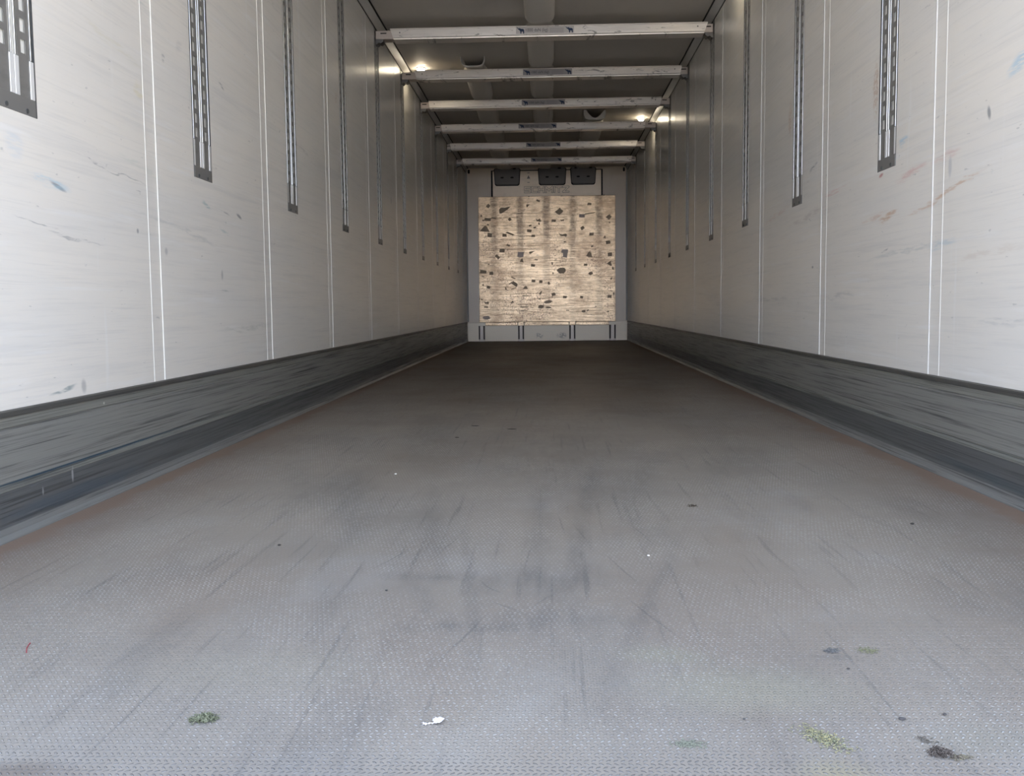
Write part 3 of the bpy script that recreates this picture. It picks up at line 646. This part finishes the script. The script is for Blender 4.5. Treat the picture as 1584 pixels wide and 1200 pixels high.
# ------------------------------------------------------------------ litter on the floor
def blades(name, label, cat, px, py, wx, wy, n, cols, size=.006, lift=.004, angle=0., seed=1):
    rnd = random.Random(seed); p = at(px, py, 2, 0); mb = MB()
    for i in range(n):
        u, v = rnd.gauss(0, .42), rnd.gauss(0, .42)
        u, v = max(-1, min(1, u))*wx/2, max(-1, min(1, v))*wy/2
        ca, sa = math.cos(angle), math.sin(angle); x, y = u*ca-v*sa, u*sa+v*ca
        a = rnd.uniform(0, 2*math.pi); L = size*rnd.uniform(.4, 1.3); ww = size*rnd.uniform(.08, .2)
        z = .0008+lift*rnd.random()*max(0, 1-(abs(u)*2/wx)); dx, dy = math.cos(a), math.sin(a); nx, ny = -dy*ww, dx*ww
        dz = rnd.uniform(-.3, .5)*lift
        pts = [(x-dx*L/2+nx*.3, y-dy*L/2+ny*.3, z), (x+nx, y+ny, z+lift*.25), (x+dx*L/2, y+dy*L/2, max(.0006, z+dz)), (x-nx, y-ny, z+lift*.2)]
        mb.add(pts + [(q[0], q[1], max(.0001, q[2]-.0006)) for q in pts], [(0,1,2,3),(7,6,5,4),(0,4,5,1),(1,5,6,2),(2,6,7,3),(3,7,4,0)])
    m = Mat(name+'_material', cols[0], .85, 0, .2)
    for k, c in enumerate(cols[1:]): m.mix(m.ramp(m.noise((1,1,1), 330+90*k, 1, loc=(k, 0, 0)), .48, .56), c)
    o = mb.build(name, m.done(), recalc=False); o.location = (p.x, p.y, 0)
    return tag(o, label, cat, None, 'stuff')
blades('grass_clump', 'small dark green tuft of grass lying on the floor at the lower left', 'grass', 315, 1113, .036, .030, 260, [(.11,.12,.075),(.05,.055,.035),(.21,.22,.15)], .007, .005, 0, 1)
blades('grass_clump', 'spread yellow green plant crumbs on the floor at the lower right', 'grass', 1275, 1143, .042, .085, 330, [(.20,.205,.14),(.13,.14,.095),(.34,.31,.17)], .005, .003, .5, 2)
blades('grass_clump', 'faint pale green smear of crushed grass near the bottom edge', 'grass', 1065, 1151, .044, .026, 240, [(.22,.23,.18),(.18,.19,.15)], .0032, .001, 0, 3)
blades('dirt_clump', 'dark brown crumbled soil clump near the lower right corner', 'dirt', 1455, 1166, .030, .024, 300, [(.09,.075,.065),(.15,.13,.115),(.05,.04,.035)], .005, .005, 0, 4)
blades('dirt_clump', 'light brown crumbs trailing right of the dark soil clump', 'dirt', 1486, 1172, .030, .018, 90, [(.20,.18,.13),(.12,.10,.08)], .004, .002, 0, 5)
blades('dirt_clump', 'flat blackish scrap of dirt right of the floor centre', 'dirt', 1286, 1007, .024, .020, 120, [(.10,.10,.10),(.16,.16,.155)], .006, .002, 0, 6)
blades('grass_clump', 'faint olive crumbs beside the blackish dirt scrap', 'grass', 1342, 1007, .042, .030, 110, [(.16,.17,.10),(.22,.21,.14)], .0045, .0015, 0, 7)
blades('dirt_clump', 'two small brown lumps near the right side of the middle floor', 'dirt', 1071, 783, .024, .030, 50, [(.04,.035,.03),(.12,.09,.06)], .006, .003, 0, 8)
blades('dirt_clump', 'thin scatter of soil crumbs up and left of the dark soil clump', 'dirt', 1432, 1146, .022, .034, 50, [(.09,.08,.07),(.14,.13,.11)], .0035, .0015, .5, 9)

def pebble(px, py, r, col, label, flat=.5, name='pebble', cat='pebble', sx_=1., sy_=1.):
    p = at(px, py, 2, 0); bm = bmesh.new(); bmesh.ops.create_icosphere(bm, subdivisions=2, radius=r)
    for v in bm.verts: v.co *= random.uniform(.82, 1.12); v.co.z *= flat; v.co.x *= sx_; v.co.y *= sy_
    zmin = min(v.co.z for v in bm.verts)
    me = bpy.data.meshes.new(name); bm.to_mesh(me); bm.free(); me.materials.append(Mat(name+'_material', col, .8).done())
    o = bpy.data.objects.new(name, me); C.objects.link(o); o.location = (p.x, p.y, -zmin+.0002); return tag(o, label, cat)
pebble(432, 844, .0040, (.03,.028,.028), 'tiny black pebble left of the floor centre')
pebble(598, 914, .0026, (.05,.05,.05), 'tiny dark pebble between the black pebble and the white paper scrap')
pebble(612, 734, .0042, (.75,.75,.72), 'tiny white speck on the dark middle floor', name='crumb', cat='crumb')
pebble(1003, 860, .0030, (.80,.80,.80), 'tiny white speck right of the tyre streaks', name='crumb', cat='crumb')
pebble(1411, 811, .0045, (.03,.028,.026), 'tiny black pebble at the edge of the red dust on the right')
pebble(1312, 1035, .0024, (.05,.045,.045), 'tiny dark pebble below the blackish dirt scrap')
pebble(1395, 1113, .0034, (.06,.055,.055), 'tiny dark pebble above the dark soil clump', .5, sx_=1.5)
pebble(1461, 1106, .0026, (.05,.045,.045), 'tiny dark pebble right above the soil clump, farther right', .5)
pebble(1151, 1113, .0020, (.05,.05,.05), 'tiny dark pebble left of the yellow green crumbs', .5)
for px, py, sx_, lab in ((792, 664, 2.6, 'longer dark flat flake on the far middle floor'), (735, 659, 2.4, 'dark flat flake left of the longer one on the far floor'),
                         (707, 677, 1.2, 'small faint flat flake nearest the camera on the far floor')):
    pebble(px, py, .008, (.045,.04,.04), lab, .18, 'flake', 'flake', sx_, .8)

# white torn paper scrap: crumpled piece with a narrow tail
p = at(678, 1118, 2, 0); rnd = random.Random(3); N = 9
mb = MB()
for j in range(N):
    for i in range(N):
        u, v = i/(N-1)-.5, j/(N-1)-.5
        mb.v.append((u*.0125+rnd.uniform(-.0007,.0007)+v*.003, v*.016+rnd.uniform(-.0009,.0009), .0014+.0045*rnd.random()*(1-abs(v))+.001))
for j in range(N-1):
    for i in range(N-1):
        if (i, j) not in ((0,0),(0,1),(7,7),(6,7),(3,5),(7,0)): q = j*N+i; mb.f.append((q, q+1, q+N+1, q+N))
pr = Mat('paper_white', (.68,.68,.76), .7); pr.mix(pr.ramp(pr.noise((1,1,1), 420, 1), .54, .60), (.40,.42,.55))
o = mb.build('paper_piece', pr.done()); so = o.modifiers.new('s', 'SOLIDIFY'); so.thickness = .0003
rt = empty('paper_scrap', (p.x, p.y, 0), 'small torn scrap of white paper on the floor near the bottom', 'paper'); o.parent = rt; o['label'] = 'crumpled white piece'
mb = MB()
for i in range(7):
    x = -.0065-.0125*i/6; yc = -.0055+.0015*math.sin(i*1.3)-.0010*i/6; wd = (.0014, .0014, .0012, .0008, .0035, .0052, .0046)[i]
    mb.v += [(x, yc-wd/2, .0012+.0012*(i % 2)), (x, yc+wd/2, .0016+.0012*((i+1) % 2))]
for i in range(6): mb.f.append((2*i, 2*i+1, 2*i+3, 2*i+2))
PW = Mat('paper_tail_white', (.74,.74,.80), .7).done()
o = mb.build('paper_tail', PW, rt); so = o.modifiers.new('s', 'SOLIDIFY'); so.thickness = .0003
# red thread
p = at(43, 1003, 2, 0); mb = MB(); K = 10; rr = .00085
a, b = at(47, 995, 2, 0), at(41, 1010, 2, 0)
for i in range(K):
    t = i/(K-1); x = a.x+(b.x-a.x)*t-.0022*math.sin(math.pi*t)-p.x; y = a.y+(b.y-a.y)*t-p.y
    for j in range(6): mb.v.append((x+rr*math.cos(j*math.pi/3), y, .0010+rr*math.sin(j*math.pi/3)))
for i in range(K-1):
    for j in range(6): mb.f.append((i*6+j, i*6+(j+1) % 6, i*6+6+(j+1) % 6, i*6+6+j))
mb.f += [tuple(range(6)), tuple(range(6*K-1, 6*K-7, -1))]
o = mb.build('thread', Mat('red_thread', (.30,.035,.05), .6).done()); o.location = (p.x, p.y, 0); tag(o, 'short red thread on the floor at the far left', 'thread')
